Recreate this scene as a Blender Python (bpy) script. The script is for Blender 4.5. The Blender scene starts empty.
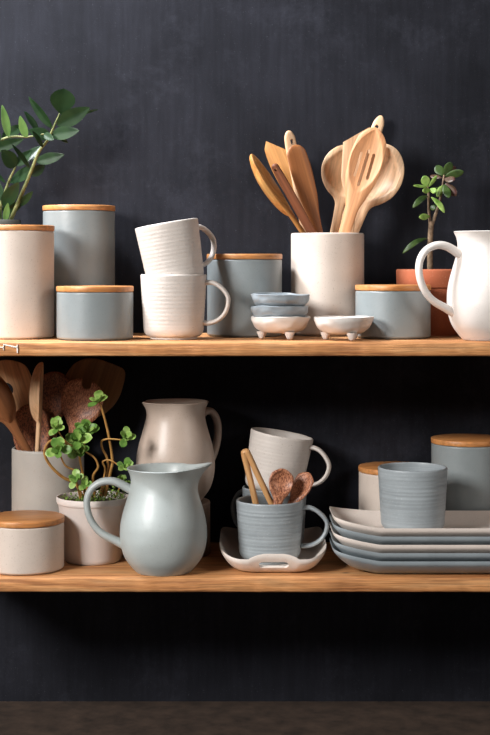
import bpy, math, random
from mathutils import Vector, Matrix, noise
random.seed(7)
SC = bpy.context.scene
COL = SC.collection
PI = math.pi
R_ = math.radians

# ------------------------------------------------------------------ camera
EYE = 0.65          # eye height above the bottom surface's datum
DIST = 2.0          # camera to the front edge of the shelves
FPX = 1500.0        # focal length in pixels (490 x 735 frame)
HOR = 262.0         # image row of the horizon
cam_d = bpy.data.cameras.new('camera')
cam = bpy.data.objects.new('camera', cam_d); COL.objects.link(cam)
cam.location = (0, -DIST, EYE); cam.rotation_euler = (PI/2, 0, 0)
cam_d.sensor_fit = 'AUTO'; cam_d.sensor_width = 36.0
cam_d.lens = FPX/735*36.0
cam_d.shift_y = (HOR-367.5)/735.0
cam_d.clip_start = 0.05
SC.camera = cam

# ------------------------------------------------------------------ world, lights, exposure
w = bpy.data.worlds.new('world'); SC.world = w; w.use_nodes = True
w.node_tree.nodes['Background'].inputs[0].default_value = (0.75, 0.85, 1.0, 1)
w.node_tree.nodes['Background'].inputs[1].default_value = 0.035

def area(name, loc, target, sx, sy, power, color):
    l = bpy.data.lights.new(name, 'AREA'); l.shape = 'RECTANGLE'; l.size = sx; l.size_y = sy
    l.energy = power; l.color = color
    o = bpy.data.objects.new(name, l); COL.objects.link(o)
    o.location = loc
    o.rotation_euler = (Vector(target)-Vector(loc)).to_track_quat('-Z', 'Y').to_euler()
    return o
area('window_light', (-1.66, -1.64, 1.45), (0.0, 0.1, 0.45), 0.65, 0.65, 82, (1.0, 0.98, 0.96))
area('upper_wall_fill', (-0.72, 0.03, 1.62), (-0.32, 0.22, 0.85), 0.3, 0.2, 43, (0.92, 0.95, 1.0))  # added lamp high on the left, brightens the wall above the upper shelf
area('room_light', (1.6, -1.5, 1.45), (0.05, 0.1, 0.45), 0.5, 0.7, 11, (1.0, 0.95, 0.9))

SC.view_settings.view_transform = 'Standard'
SC.view_settings.look = 'None'
SC.view_settings.exposure = 0.0
SC.view_settings.gamma = 1.0
SC.view_settings.use_curve_mapping = False

# ------------------------------------------------------------------ helpers
def lin(r, g, b):
    f = lambda c: (c/255/12.92) if c/255 <= 0.04045 else ((c/255+0.055)/1.055)**2.4
    return (f(r), f(g), f(b), 1.0)

def P(px, py, Y):
    """Where a line of sight meets depth Y; used once, to find real positions."""
    Z = DIST+Y
    return Vector(((px-245.0)*Z/FPX, Y, EYE-(py-HOR)*Z/FPX))
def X_at(px, Y): return (px-245.0)*(DIST+Y)/FPX

def mesh_obj(name, verts, faces, mat, parent=None, smooth=True, weld=0.0):
    me = bpy.data.meshes.new(name)
    me.from_pydata([tuple(v) for v in verts], [], faces)
    if weld:
        import bmesh
        bm = bmesh.new(); bm.from_mesh(me)
        bmesh.ops.remove_doubles(bm, verts=bm.verts, dist=weld)
        bmesh.ops.recalc_face_normals(bm, faces=bm.faces)
        bm.to_mesh(me); bm.free()
    me.materials.append(mat)
    if smooth:
        me.polygons.foreach_set('use_smooth', [True]*len(me.polygons))
        try: me.set_sharp_from_angle(angle=math.radians(50))
        except Exception: pass
    me.update()
    o = bpy.data.objects.new(name, me); COL.objects.link(o)
    if parent is not None: o.parent = parent
    return o

def tag(o, label, cat, group=None):
    o['label'] = label; o['category'] = cat
    if group: o['group'] = group
    return o

def thing(name, label, cat, loc=(0, 0, 0), rot=(0, 0, 0), group=None):
    o = bpy.data.objects.new(name, None); COL.objects.link(o)
    o.location = loc; o.rotation_euler = rot; o.empty_display_size = 0.02
    return tag(o, label, cat, group)

def lathe(profile, seg=72, deform=None):
    """profile: (r, z) from the underside's centre round to the inside's centre."""
    V, F, rings = [], [], []
    for r, z in profile:
        if r < 1e-6:
            rings.append([len(V)]); V.append(Vector((0, 0, z)))
        else:
            ids = []
            for k in range(seg):
                a = 2*PI*k/seg
                v = Vector((r*math.cos(a), r*math.sin(a), z))
                ids.append(len(V)); V.append(v)
            rings.append(ids)
    for A, B in zip(rings, rings[1:]):
        if len(A) == 1 and len(B) == 1: continue
        for k in range(seg):
            k2 = (k+1) % seg
            if len(A) == 1: F.append((A[0], B[k2], B[k]))
            elif len(B) == 1: F.append((A[k], A[k2], B[0]))
            else: F.append((A[k], A[k2], B[k2], B[k]))
    if deform: V = [deform(v) for v in V]
    return V, F

def catmull(pts, n=8):
    pts = [Vector(p) for p in pts]
    P_ = [2*pts[0]-pts[1]]+pts+[2*pts[-1]-pts[-2]]
    out = []
    for i in range(1, len(P_)-2):
        p0, p1, p2, p3 = P_[i-1:i+3]
        for k in range(n):
            t = k/n
            out.append(0.5*((2*p1)+(p2-p0)*t+(2*p0-5*p1+4*p2-p3)*t*t+(3*p1-p0-3*p2+p3)*t**3))
    out.append(pts[-1])
    return out

def smooth_path(pts, n=10, passes=45, count=64):
    q = catmull(pts, n)
    for _ in range(passes):
        q = [q[0]]+[(a+b*2+c)/4 for a, b, c in zip(q, q[1:], q[2:])]+[q[-1]]
    d = [0.0]
    for a, b in zip(q, q[1:]): d.append(d[-1]+(b-a).length)
    out, k = [], 0
    for i in range(count+1):
        t = d[-1]*i/count
        while k < len(q)-2 and d[k+1] < t: k += 1
        f = (t-d[k])/max(1e-9, d[k+1]-d[k]); out.append(q[k].lerp(q[k+1], min(1, f)))
    return out

def cut(o, cutters):
    """cut holes right through a mesh"""
    import bmesh
    tmp = bpy.data.objects.new('work', o.data); COL.objects.link(tmp)
    allV, allF = [], []
    for V, F in cutters:
        n = len(allV); allV += list(V); allF += [tuple(n+i for i in f) for f in F]
    for V, F in [(allV, allF)]:
        me = bpy.data.meshes.new('hole'); me.from_pydata([tuple(v) for v in V], [], F); me.update()
        bm = bmesh.new(); bm.from_mesh(me); bmesh.ops.recalc_face_normals(bm, faces=bm.faces); bm.to_mesh(me); bm.free()
        c = bpy.data.objects.new('hole', me); COL.objects.link(c)
        md = tmp.modifiers.new('cut', 'BOOLEAN'); md.operation = 'DIFFERENCE'; md.object = c; md.solver = 'EXACT'
        bpy.context.view_layer.update()
        dg = bpy.context.evaluated_depsgraph_get()
        new = bpy.data.meshes.new_from_object(tmp.evaluated_get(dg))
        tmp.modifiers.clear(); tmp.data = new
        bpy.data.objects.remove(c)
    o.data = tmp.data
    bpy.data.objects.remove(tmp)
    o.data.polygons.foreach_set('use_smooth', [True]*len(o.data.polygons))
    try: o.data.set_sharp_from_angle(angle=math.radians(40))
    except Exception: pass

def slot_prism(cx, cz, hw, hl, ang, y0=-0.05, y1=0.05, n=12):
    """stadium (or round) hole outline in the x-z plane, pushed along y"""
    ring = []
    L = max(0.0, hl-hw)
    for k in range(2*n+2):
        if k <= n: a = PI*k/n; p = (hw*math.cos(a), L+hw*math.sin(a))
        else: a = PI+PI*(k-n-1)/n; p = (hw*math.cos(a), -L+hw*math.sin(a))
        if k and L == 0 and k == n+1: continue
        ring.append(p)
    if L == 0: ring = ring[:-1]
    c, s_ = math.cos(ang), math.sin(ang)
    V = [Vector((cx+c*x-s_*z, y, cz+s_*x+c*z)) for y in (y0, y1) for x, z in ring]
    m = len(ring)
    F = [tuple(range(m)), tuple(range(2*m-1, m-1, -1))]+[(k, m+k, m+(k+1) % m, (k+1) % m) for k in range(m)]
    return V, F

def lerp_list(vals, t):
    x = t*(len(vals)-1); i = min(int(x), len(vals)-2); f = x-i
    return vals[i]*(1-f)+vals[i+1]*f

def sweep(pts, wid, dep, seg=14, ref=None):
    """tube along pts; wid = half size along the side axis, dep = half size in the bending plane."""
    V, F = [], []
    n = len(pts); side = None
    for i, p in enumerate(pts):
        t = (pts[min(i+1, n-1)]-pts[max(i-1, 0)]).normalized()
        if ref is not None: s = Vector(ref)
        else:
            if side is None:
                s = t.cross(Vector((0, 1, 0)))
                if s.length < 1e-3: s = t.cross(Vector((1, 0, 0)))
            else: s = side
        s = (s-t*s.dot(t)).normalized(); side = s
        u = t.cross(s).normalized()
        a = lerp_list(wid, i/(n-1)); b = lerp_list(dep, i/(n-1))
        for k in range(seg):
            an = 2*PI*k/seg
            V.append(p+s*(a*math.cos(an))+u*(b*math.sin(an)))
    for i in range(n-1):
        for k in range(seg):
            k2 = (k+1) % seg
            F.append((i*seg+k, i*seg+k2, (i+1)*seg+k2, (i+1)*seg+k))
    F.append(tuple(range(seg))[::-1]); F.append(tuple((n-1)*seg+k for k in range(seg)))
    return V, F

def solid_grid(Fr, Bk, mask=None, wrap=False):
    """closed shell between two grids of points; mask(i, j) False leaves a hole through it."""
    ni, nj = len(Fr), len(Fr[0])
    V = [p for r in Fr for p in r]+[p for r in Bk for p in r]
    off = ni*nj
    cj = nj if wrap else nj-1
    id_ = lambda i, j: i*nj+(j % nj)
    ok = lambda i, j: (0 <= i < ni-1) and (wrap or 0 <= j < cj) and (mask is None or mask(i, j % nj))
    F = []
    for i in range(ni-1):
        for j in range(cj):
            if not ok(i, j): continue
            a, b, c, d = id_(i, j), id_(i, j+1), id_(i+1, j+1), id_(i+1, j)
            F.append((a, b, c, d)); F.append((d+off, c+off, b+off, a+off))
            for (di, dj, e0, e1) in ((-1, 0, a, b), (0, 1, b, c), (1, 0, c, d), (0, -1, d, a)):
                if not ok(i+di, j+dj): F.append((e1, e0, e0+off, e1+off))
    return V, F

# ------------------------------------------------------------------ materials
def new_mat(name):
    m = bpy.data.materials.new(name); m.use_nodes = True
    nt = m.node_tree
    return m, nt, nt.nodes['Principled BSDF'], nt.nodes.new('ShaderNodeTexCoord')
def nd(nt, typ, **kw):
    n = nt.nodes.new(typ)
    for k, v in kw.items():
        if hasattr(n, k): setattr(n, k, v)
        else: n.inputs[k].default_value = v
    return n
def ramp(nt, stops):
    r = nt.nodes.new('ShaderNodeValToRGB')
    el = r.color_ramp.elements
    while len(el) > 1: el.remove(el[-1])
    el[0].position, el[0].color = stops[0]
    for p, c in stops[1:]:
        e = el.new(p); e.color = c
    return r
def mapping(nt, tc, scale, out='Object', rot=(0, 0, 0)):
    mp = nt.nodes.new('ShaderNodeMapping'); mp.inputs['Scale'].default_value = scale
    mp.inputs['Rotation'].default_value = rot
    nt.links.new(tc.outputs[out], mp.inputs['Vector'])
    return mp
def mix(nt, fac, a, b, blend='MIX'):
    m = nt.nodes.new('ShaderNodeMix'); m.data_type = 'RGBA'; m.blend_type = blend
    for sock, val in ((m.inputs[0], fac), (m.inputs[6], a), (m.inputs[7], b)):
        if isinstance(val, (int, float, tuple)): sock.default_value = val
        else: nt.links.new(val, sock)
    return m.outputs[2]

def ceramic(name, col, speck, amount=0.5, rough=0.38, mottled=0.05, band=0.0, coat=0.15):
    m, nt, bs, tc = new_mat(name)
    mp = mapping(nt, tc, (1, 1, 1))
    n1 = nd(nt, 'ShaderNodeTexNoise', Scale=620.0, Detail=1.0); nt.links.new(mp.outputs[0], n1.inputs['Vector'])
    r1 = ramp(nt, [(0.0, (0, 0, 0, 1)), (0.66, (0, 0, 0, 1)), (0.74, (amount,)*3+(1,))]); nt.links.new(n1.outputs[0], r1.inputs[0])
    n2 = nd(nt, 'ShaderNodeTexNoise', Scale=22.0, Detail=4.0); nt.links.new(mp.outputs[0], n2.inputs['Vector'])
    dk = tuple(c*(1-2.2*mottled) for c in col[:3])+(1,); lt = tuple(min(1, c*(1+1.4*mottled)) for c in col[:3])+(1,)
    r2 = ramp(nt, [(0.3, dk), (0.7, lt)]); nt.links.new(n2.outputs[0], r2.inputs[0])
    base = r2.outputs[0]
    if band:     # faint horizontal throwing lines in the glaze
        mb = mapping(nt, tc, (3, 3, 260)); nb = nd(nt, 'ShaderNodeTexNoise', Scale=1.0, Detail=2.0)
        nt.links.new(mb.outputs[0], nb.inputs['Vector'])
        rb = ramp(nt, [(0.35, (1-band,)*3+(1,)), (0.65, (1,)*3+(1,))]); nt.links.new(nb.outputs[0], rb.inputs[0])
        base = mix(nt, 1.0, base, rb.outputs[0], 'MULTIPLY')
    c = mix(nt, r1.outputs[0], base, speck)
    nt.links.new(c, bs.inputs['Base Color'])
    bs.inputs['Roughness'].default_value = rough
    bs.inputs['Coat Weight'].default_value = coat; bs.inputs['Coat Roughness'].default_value = 0.38
    n3 = nd(nt, 'ShaderNodeTexNoise', Scale=130.0, Detail=2.0); nt.links.new(mp.outputs[0], n3.inputs['Vector'])
    bp = nd(nt, 'ShaderNodeBump', Strength=0.10, Distance=0.002); nt.links.new(n3.outputs[0], bp.inputs['Height'])
    nt.links.new(bp.outputs[0], bs.inputs['Normal'])
    return m

def wood(name, dark, mid, light, axis=2, scale=1.0, rough=0.5, bump=0.15, fine=0.55, spec=None):
    m, nt, bs, tc = new_mat(name)
    s = [34*scale]*3; s[axis] = 2.6*scale
    mp = mapping(nt, tc, tuple(s))
    n1 = nd(nt, 'ShaderNodeTexNoise', Scale=1.0, Detail=5.0, Roughness=0.6, Distortion=0.6); nt.links.new(mp.outputs[0], n1.inputs['Vector'])
    r1 = ramp(nt, [(0.28, dark), (0.5, mid), (0.72, light)]); nt.links.new(n1.outputs[0], r1.inputs[0])
    s2 = [260*scale]*3; s2[axis] = 9*scale
    mp2 = mapping(nt, tc, tuple(s2))
    n2 = nd(nt, 'ShaderNodeTexNoise', Scale=1.0, Detail=3.0); nt.links.new(mp2.outputs[0], n2.inputs['Vector'])
    r2 = ramp(nt, [(0.35, (fine,)*3+(1,)), (0.6, (1, 1, 1, 1))]); nt.links.new(n2.outputs[0], r2.inputs[0])
    c = mix(nt, 0.55, r1.outputs[0], r2.outputs[0], 'MULTIPLY')
    nt.links.new(c, bs.inputs['Base Color'])
    bs.inputs['Roughness'].default_value = rough
    bp = nd(nt, 'ShaderNodeBump', Strength=bump, Distance=0.002); nt.links.new(n2.outputs[0], bp.inputs['Height'])
    nt.links.new(bp.outputs[0], bs.inputs['Normal'])
    return m

def coconut(name, dark, light, rough=0.45):
    m, nt, bs, tc = new_mat(name)
    mp = mapping(nt, tc, (1, 1, 0.45))
    n1 = nd(nt, 'ShaderNodeTexNoise', Scale=620.0, Detail=2.0, Distortion=0.8); nt.links.new(mp.outputs[0], n1.inputs['Vector'])
    r1 = ramp(nt, [(0.40, dark), (0.58, light)]); nt.links.new(n1.outputs[0], r1.inputs[0])
    nt.links.new(r1.outputs[0], bs.inputs['Base Color']); bs.inputs['Roughness'].default_value = rough
    return m

def leafmat(name, a, b, rough=0.35, scale=60.0, edge=None):
    m, nt, bs, tc = new_mat(name)
    mp = mapping(nt, tc, (1, 1, 1))
    n1 = nd(nt, 'ShaderNodeTexNoise', Scale=scale, Detail=3.0); nt.links.new(mp.outputs[0], n1.inputs['Vector'])
    r1 = ramp(nt, [(0.3, a), (0.7, b)]); nt.links.new(n1.outputs[0], r1.inputs[0])
    nt.links.new(r1.outputs[0], bs.inputs['Base Color']); bs.inputs['Roughness'].default_value = rough
    bs.inputs['Specular IOR Level'].default_value = 0.28
    return m

def earth(name, a, b, scale, rough=0.9, bump=0.6):
    m, nt, bs, tc = new_mat(name)
    mp = mapping(nt, tc, (1, 1, 1))
    n1 = nd(nt, 'ShaderNodeTexNoise', Scale=scale, Detail=6.0, Roughness=0.65); nt.links.new(mp.outputs[0], n1.inputs['Vector'])
    r1 = ramp(nt, [(0.3, a), (0.7, b)]); nt.links.new(n1.outputs[0], r1.inputs[0])
    nt.links.new(r1.outputs[0], bs.inputs['Base Color']); bs.inputs['Roughness'].default_value = rough
    bp = nd(nt, 'ShaderNodeBump', Strength=bump, Distance=0.002); nt.links.new(n1.outputs[0], bp.inputs['Height'])
    nt.links.new(bp.outputs[0], bs.inputs['Normal'])
    return m

CREAM_SPK = lin(120, 92, 70)
M = {}
M['cream'] = ceramic('cream_stoneware', lin(203, 189, 177), CREAM_SPK, 0.35, 0.5, 0.03)
M['cream_ridge'] = ceramic('cream_ridged_stoneware', lin(208, 199, 191), CREAM_SPK, 0.35, 0.5, 0.03, band=0.07)
M['white'] = ceramic('white_stoneware', lin(214, 206, 199), CREAM_SPK, 0.15, 0.42, 0.015, coat=0.2)
M['grey'] = ceramic('blue_grey_stoneware', lin(132, 139, 140), lin(95, 105, 110), 0.35, 0.36, 0.04)
M['grey_ridge'] = ceramic('blue_grey_ridged_stoneware', lin(164, 172, 176), lin(205, 212, 215), 0.35, 0.36, 0.06, band=0.22)
M['grey_jug'] = ceramic('sage_grey_glaze', lin(168, 175, 173), lin(110, 112, 110), 0.25, 0.42, 0.03, coat=0.25)
M['grey_bowl'] = ceramic('slate_grey_glaze', lin(142, 151, 157), lin(90, 98, 104), 0.5, 0.35, 0.10)
M['taupe'] = ceramic('taupe_stoneware', lin(186, 168, 154), CREAM_SPK, 0.3, 0.42, 0.04)
M['taupe_pot'] = ceramic('brown_taupe_stoneware', lin(140, 118, 102), CREAM_SPK, 0.3, 0.5, 0.04)
M['greige'] = ceramic('greige_stoneware', lin(164, 158, 150), CREAM_SPK, 0.25, 0.5, 0.03)
M['potwhite'] = ceramic('matt_white_pot', lin(214, 203, 196), CREAM_SPK, 0.1, 0.6, 0.02, coat=0.0)
M['plate_cream'] = ceramic('cream_platter_glaze', lin(232, 220, 210), CREAM_SPK, 0.25, 0.34, 0.02)
M['plate_grey'] = ceramic('grey_platter_glaze', lin(152, 162, 167), lin(95, 105, 110), 0.4, 0.32, 0.05)
M['dark_pot'] = ceramic('dark_grey_pot', lin(86, 90, 86), lin(50, 52, 50), 0.4, 0.6, 0.06)
M['terracotta'] = ceramic('terracotta', lin(160, 86, 54), lin(225, 170, 140), 0.3, 0.8, 0.07, coat=0.0)
M['lid'] = wood('bamboo_lid', lin(178, 114, 60), lin(201, 137, 80), lin(212, 152, 94), axis=0, scale=1.0, rough=0.45)
M['shelf'] = wood('pine_shelf', lin(178, 112, 58), lin(204, 146, 92), lin(220, 170, 118), axis=0, scale=0.9, rough=0.6, bump=0.3)
M['w_pale'] = wood('pale_beech', lin(206, 160, 116), lin(224, 184, 144), lin(236, 204, 168), rough=0.5)
M['w_honey'] = wood('honey_olive_wood', lin(168, 108, 52), lin(200, 142, 78), lin(218, 168, 102), rough=0.45)
M['w_tong'] = wood('bamboo_strip', lin(190, 134, 80), lin(216, 164, 110), lin(230, 186, 136), rough=0.45)
M['w_brown'] = wood('brown_teak', lin(132, 78, 40), lin(164, 102, 56), lin(182, 120, 70), rough=0.45)
M['w_red'] = wood('red_brown_palm', lin(84, 44, 26), lin(134, 78, 48), lin(168, 106, 70), rough=0.5, fine=0.3)
M['w_peach'] = wood('peach_cherry_wood', lin(206, 140, 94), lin(222, 160, 112), lin(232, 178, 132), rough=0.45)
M['w_striped'] = wood('striped_ash', lin(150, 102, 66), lin(206, 160, 116), lin(224, 182, 140), scale=1.6, rough=0.5)
M['w_dark'] = wood('dark_walnut', lin(100, 60, 34), lin(132, 84, 50), lin(150, 100, 62), rough=0.45)
M['w_walnut'] = wood('golden_walnut', lin(110, 76, 40), lin(142, 100, 58), lin(160, 118, 72), rough=0.5)
M['coco'] = coconut('coconut_wood', lin(112, 62, 40), lin(190, 128, 94))
M['coco_dark'] = coconut('dark_coconut_wood', lin(70, 38, 25), lin(146, 88, 58))
M['zz'] = leafmat('zamia_leaf', lin(23, 46, 25), lin(42, 68, 36), 0.42, 40)
M['zz_light'] = leafmat('young_zamia_leaf', lin(92, 132, 70), lin(124, 160, 90), 0.4, 40)
M['zz_stem'] = leafmat('zamia_stem', lin(96, 104, 62), lin(136, 136, 88), 0.5, 90)
M['jade'] = leafmat('jade_leaf', lin(98, 138, 56), lin(172, 198, 112), 0.4, 90)
M['jade_mid'] = leafmat('mid_green_jade_leaf', lin(72, 112, 44), lin(122, 158, 76), 0.4, 90)
M['jade_dark'] = leafmat('dark_jade_leaf', lin(36, 54, 26), lin(72, 94, 44), 0.4, 70)
M['jade_red'] = leafmat('red_edged_jade_leaf', lin(70, 36, 40), lin(84, 74, 48), 0.35, 70)
M['jade_stem'] = leafmat('golden_jade_stem', lin(150, 104, 52), lin(190, 146, 82), 0.55, 120)
M['jade_trunk'] = leafmat('brown_jade_trunk', lin(84, 66, 50), lin(150, 128, 104), 0.7, 160)
M['soil'] = earth('potting_soil', lin(30, 21, 16), lin(82, 58, 38), 260)
M['moss'] = leafmat('moss_sprigs', lin(70, 96, 40), lin(136, 164, 78), 0.6, 120)
M['paint'] = earth('white_paint_flecks', lin(226, 220, 212), lin(246, 242, 236), 200, 0.7, 0.1)
M['inside_dark'] = M['grey']

def wall_material():
    m, nt, bs, tc = new_mat('charcoal_plaster_board')
    mp = mapping(nt, tc, (1, 1, 1))
    n1 = nd(nt, 'ShaderNodeTexNoise', Scale=5.0, Detail=6.0, Roughness=0.6); nt.links.new(mp.outputs[0], n1.inputs['Vector'])
    r1 = ramp(nt, [(0.3, lin(21, 22, 27)), (0.7, lin(38, 39, 46))]); nt.links.new(n1.outputs[0], r1.inputs[0])
    # dry brush streaks
    mp2 = mapping(nt, tc, (150, 1, 12)); n2 = nd(nt, 'ShaderNodeTexNoise', Scale=1.0, Detail=3.0); nt.links.new(mp2.outputs[0], n2.inputs['Vector'])
    r2 = ramp(nt, [(0.35, (0.86,)*3+(1,)), (0.7, (1.12,)*3+(1,))]); nt.links.new(n2.outputs[0], r2.inputs[0])
    c = mix(nt, 1.0, r1.outputs[0], r2.outputs[0], 'MULTIPLY')
    # chalk dust specks
    n3 = nd(nt, 'ShaderNodeTexNoise', Scale=620.0, Detail=2.0); nt.links.new(mp.outputs[0], n3.inputs['Vector'])
    r3 = ramp(nt, [(0.68, (0, 0, 0, 1)), (0.80, (0.4,)*3+(1,))]); nt.links.new(n3.outputs[0], r3.inputs[0])
    c = mix(nt, r3.outputs[0], c, lin(150, 150, 158))
    n4 = nd(nt, 'ShaderNodeTexNoise', Scale=9.0, Detail=9.0, Roughness=0.8, Distortion=0.2); nt.links.new(mp.outputs[0], n4.inputs['Vector'])
    r4 = ramp(nt, [(0.52, (0, 0, 0, 1)), (0.85, (0.28,)*3+(1,))]); nt.links.new(n4.outputs[0], r4.inputs[0])
    c = mix(nt, r4.outputs[0], c, lin(84, 86, 98))
    nt.links.new(c, bs.inputs['Base Color'])
    bs.inputs['Roughness'].default_value = 0.75
    bs.inputs['Specular IOR Level'].default_value = 0.12
    bp = nd(nt, 'ShaderNodeBump', Strength=0.25, Distance=0.001); nt.links.new(n3.outputs[0], bp.inputs['Height'])
    nt.links.new(bp.outputs[0], bs.inputs['Normal'])
    return m

# ------------------------------------------------------------------ setting
WALL_Y = 0.25
FLOOR_Z = -0.009
LOW, UP = 0.23, 0.544          # tops of the two shelves
def box(name, x0, x1, y0, y1, z0, z1, mat, parent=None):
    V = [(x, y, z) for z in (z0, z1) for y in (y0, y1) for x in (x0, x1)]
    F = [(0, 2, 3, 1), (4, 5, 7, 6), (0, 1, 5, 4), (2, 6, 7, 3), (0, 4, 6, 2), (1, 3, 7, 5)]
    return mesh_obj(name, V, F, mat, parent, smooth=False)
wl = box('wall_back', -2.2, 2.2, WALL_Y, WALL_Y+0.08, FLOOR_Z-0.05, 2.2, wall_material()); wl['kind'] = 'structure'
fl = box('floor', -2.2, 2.2, -2.6, WALL_Y, FLOOR_Z-0.05, FLOOR_Z,
         earth('dark_brown_slab', lin(46, 37, 31), lin(78, 63, 53), 34, 0.7, 0.25)); fl['kind'] = 'structure'

def shelf_mat(knot):
    m = wood('pine_plank', lin(154, 90, 46), lin(210, 147, 91), lin(230, 178, 124), axis=0, scale=1.5, rough=0.65, bump=0.5, fine=0.25)
    nt = m.node_tree; bs = nt.nodes['Principled BSDF']
    src = bs.inputs['Base Color'].links[0].from_socket
    tc = [n for n in nt.nodes if n.type == 'TEX_COORD'][0]
    mp = nt.nodes.new('ShaderNodeMapping'); mp.vector_type = 'POINT'
    mp.inputs['Location'].default_value = (-knot[0]*60, -knot[1]*90, 0); mp.inputs['Scale'].default_value = (60, 90, 0)
    nt.links.new(tc.outputs['Object'], mp.inputs['Vector'])
    ln = nd(nt, 'ShaderNodeVectorMath', operation='LENGTH'); nt.links.new(mp.outputs[0], ln.inputs[0])
    r = ramp(nt, [(0.12, (0.85,)*3+(1,)), (0.3, (0.25,)*3+(1,)), (0.55, (0, 0, 0, 1))]); nt.links.new(ln.outputs['Value'], r.inputs[0])
    c = mix(nt, r.outputs[0], src, lin(60, 38, 26)); nt.links.new(c, bs.inputs['Base Color'])
    return m

def plank(name, label, ztop, th, seed, mat):
    """a board with a slightly worn, wavy front edge"""
    ztop -= 0.0003
    root = thing(name, label, 'shelf', (0, 0, ztop-th), group='wooden wall shelves')
    nx = 340; V, F = [], []
    def ring(x):
        n = lambda k, s: noise.noise(Vector((x*s+seed, k*3.1, seed)))
        w1 = 0.0026*n(1, 14)+0.0016*n(2, 60); w2 = 0.0026*n(3, 12)+0.0022*n(4, 70)
        c = 0.0030+0.0022*max(0, n(5, 9)); d = 0.0022+0.0022*max(0, n(6, 11))
        return [(x, WALL_Y-0.0003, 0), (x, WALL_Y-0.0003, th), (x, 0.02, th), (x, c+w1*0.4, th), (x, 0.0+w1*0.6+0.0006, th-c*0.5), (x, w1*0.5, th-c*1.1),
                (x, w2*0.5, d*1.4), (x, 0.0008+w2*0.6, d*0.6), (x, d+w2*0.5, 0.0003), (x, 0.02, 0)]
    for i in range(nx+1):
        V += ring(-0.43+1.23*i/nx)
    k = 10
    for i in range(nx):
        for j in range(k):
            F.append((i*k+j, i*k+(j+1) % k, (i+1)*k+(j+1) % k, (i+1)*k+j))
    F.append(tuple(range(k))[::-1]); F.append(tuple(nx*k+j for j in range(k)))
    mesh_obj('board', V, F, mat, root, weld=1e-6)
    return root
upsh = plank('shelf', 'upper wooden shelf, a rough pine plank carrying the utensil crock and white jug', UP, 0.0195, 3.7, shelf_mat((0.5, 0.03)))
losh = plank('shelf', 'lower wooden shelf, a rough pine plank carrying the platters and grey jug', LOW, 0.0205, 8.1, shelf_mat((X_at(345.5, 0.03), 0.028)))
# white paint flecks on the upper board's front
def fleck(x0, y0, x1, y1, wd, nm='paint_mark'):
    a = P(x0, y0, -0.0018); b = P(x1, y1, -0.0018); d = (b-a).normalized(); n_ = Vector((-d.z, 0, d.x))*wd
    V = []
    for yy in (0.0, 0.003):
        for i in range(5):
            p = a.lerp(b, i/4); ww = n_*(0.7+0.5*random.random())
            V += [p+ww+Vector((0, yy, 0)), p-ww+Vector((0, yy, 0))]
    F = []
    for i in range(4):
        F += [(2*i, 2*i+1, 2*i+3, 2*i+2), (10+2*i+2, 10+2*i+3, 10+2*i+1, 10+2*i), (2*i, 2*i+2, 12+2*i, 10+2*i), (2*i+1, 11+2*i, 13+2*i, 2*i+3)]
    F += [(0, 10, 11, 1), (8, 9, 19, 18)]
    V = [v-Vector(upsh.location) for v in V]
    o = mesh_obj(nm, V, F, M['paint'], upsh); o['label'] = 'white paint mark'
fleck(-6, 347, 4, 347.6, 0.0006); fleck(3, 344.6, 17.5, 347.4, 0.0007); fleck(17, 345, 17.3, 353, 0.0008); fleck(3.5, 345, 3.4, 350, 0.0005)

# ------------------------------------------------------------------ pottery builders
def cyl_profile(r, h, th=0.004, rb=0.006, taper=0.0, foot=None, ridges=0, amp=0.0005, rim=0.0018):
    """cup or canister wall with a rounded foot and lip, outside then inside"""
    p = [(0, 0.0015)]
    r0 = r-taper
    f = foot if foot else r0-rb
    p += [(f-0.003, 0.0015), (f-0.0018, 0.0), (f-0.0004, 0.0003), (f, 0.0015)]
    if foot: p += [(foot, 0.003)]
    zb = 0.003 if foot else 0.001
    for k in range(7):
        a = k/6*PI/2
        p.append((f+(r0-f)*math.sin(a), zb+rb*(1-math.cos(a))))
    n = max(6, ridges*6)
    z0 = zb+rb+0.001
    for k in range(n+1):
        t = k/n; z = z0+(h-rim-0.001-z0)*t
        dr = 0
        if ridges:
            dr = amp*(math.sin(2*PI*ridges*t)+0.5*math.sin(2*PI*ridges*0.37*t+1))*min(1, (1-t)*8)
        p.append((r0+(r-r0)*t+dr, z))
    for k in range(7):
        a = k/6*PI
        p.append((r-th/2+th/2*math.cos(a), h-rim+rim*math.sin(a)))
    p.append((r-th, h-rim-0.002)); p.append((r-th-taper*0.5, h*0.5)); p.append((r0-th, zb+rb+0.004))
    p.append((r0-th-0.003, zb+0.006)); p.append((r0-th-0.009, 0.0055)); p.append((0, 0.0055))
    return p

def mug(label, r, h, body_mat, loc, rot=(0, 0, 0), group='ridged stoneware mugs', hand=0.030, handle_mat=None, ridges=13):
    amp = 0.00013 if body_mat is M['grey_ridge'] else 0.00006
    t = thing('mug', label, 'mug', loc, rot, group)
    V, F = lathe(cyl_profile(r, h, 0.0036, 0.012, 0.0040, foot=r*0.72, ridges=ridges, amp=amp), 96)
    mesh_obj('body', V, F, body_mat, t)
    zt, zb = h*0.87, h*0.255
    pts = [(r-0.0025, 0, zt-0.001), (r+0.006, 0, zt+0.0015), (r+hand*0.62, 0, zt-0.004), (r+hand*0.97, 0, zt-0.017), (r+hand, 0, (zt+zb)/2+0.002),
           (r+hand*0.93, 0, zb+0.016), (r+hand*0.58, 0, zb+0.003), (r+0.004, 0, zb-0.001), (r-0.0035, 0, zb-0.0005)]
    V, F = sweep(smooth_path(pts), [0.0065, 0.0055, 0.005, 0.005, 0.0055, 0.0065], [0.0036, 0.0031, 0.003, 0.003, 0.003, 0.0036], 16, ref=(0, 1, 0))
    mesh_obj('handle', V, F, handle_mat or body_mat, t)
    return t

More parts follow.
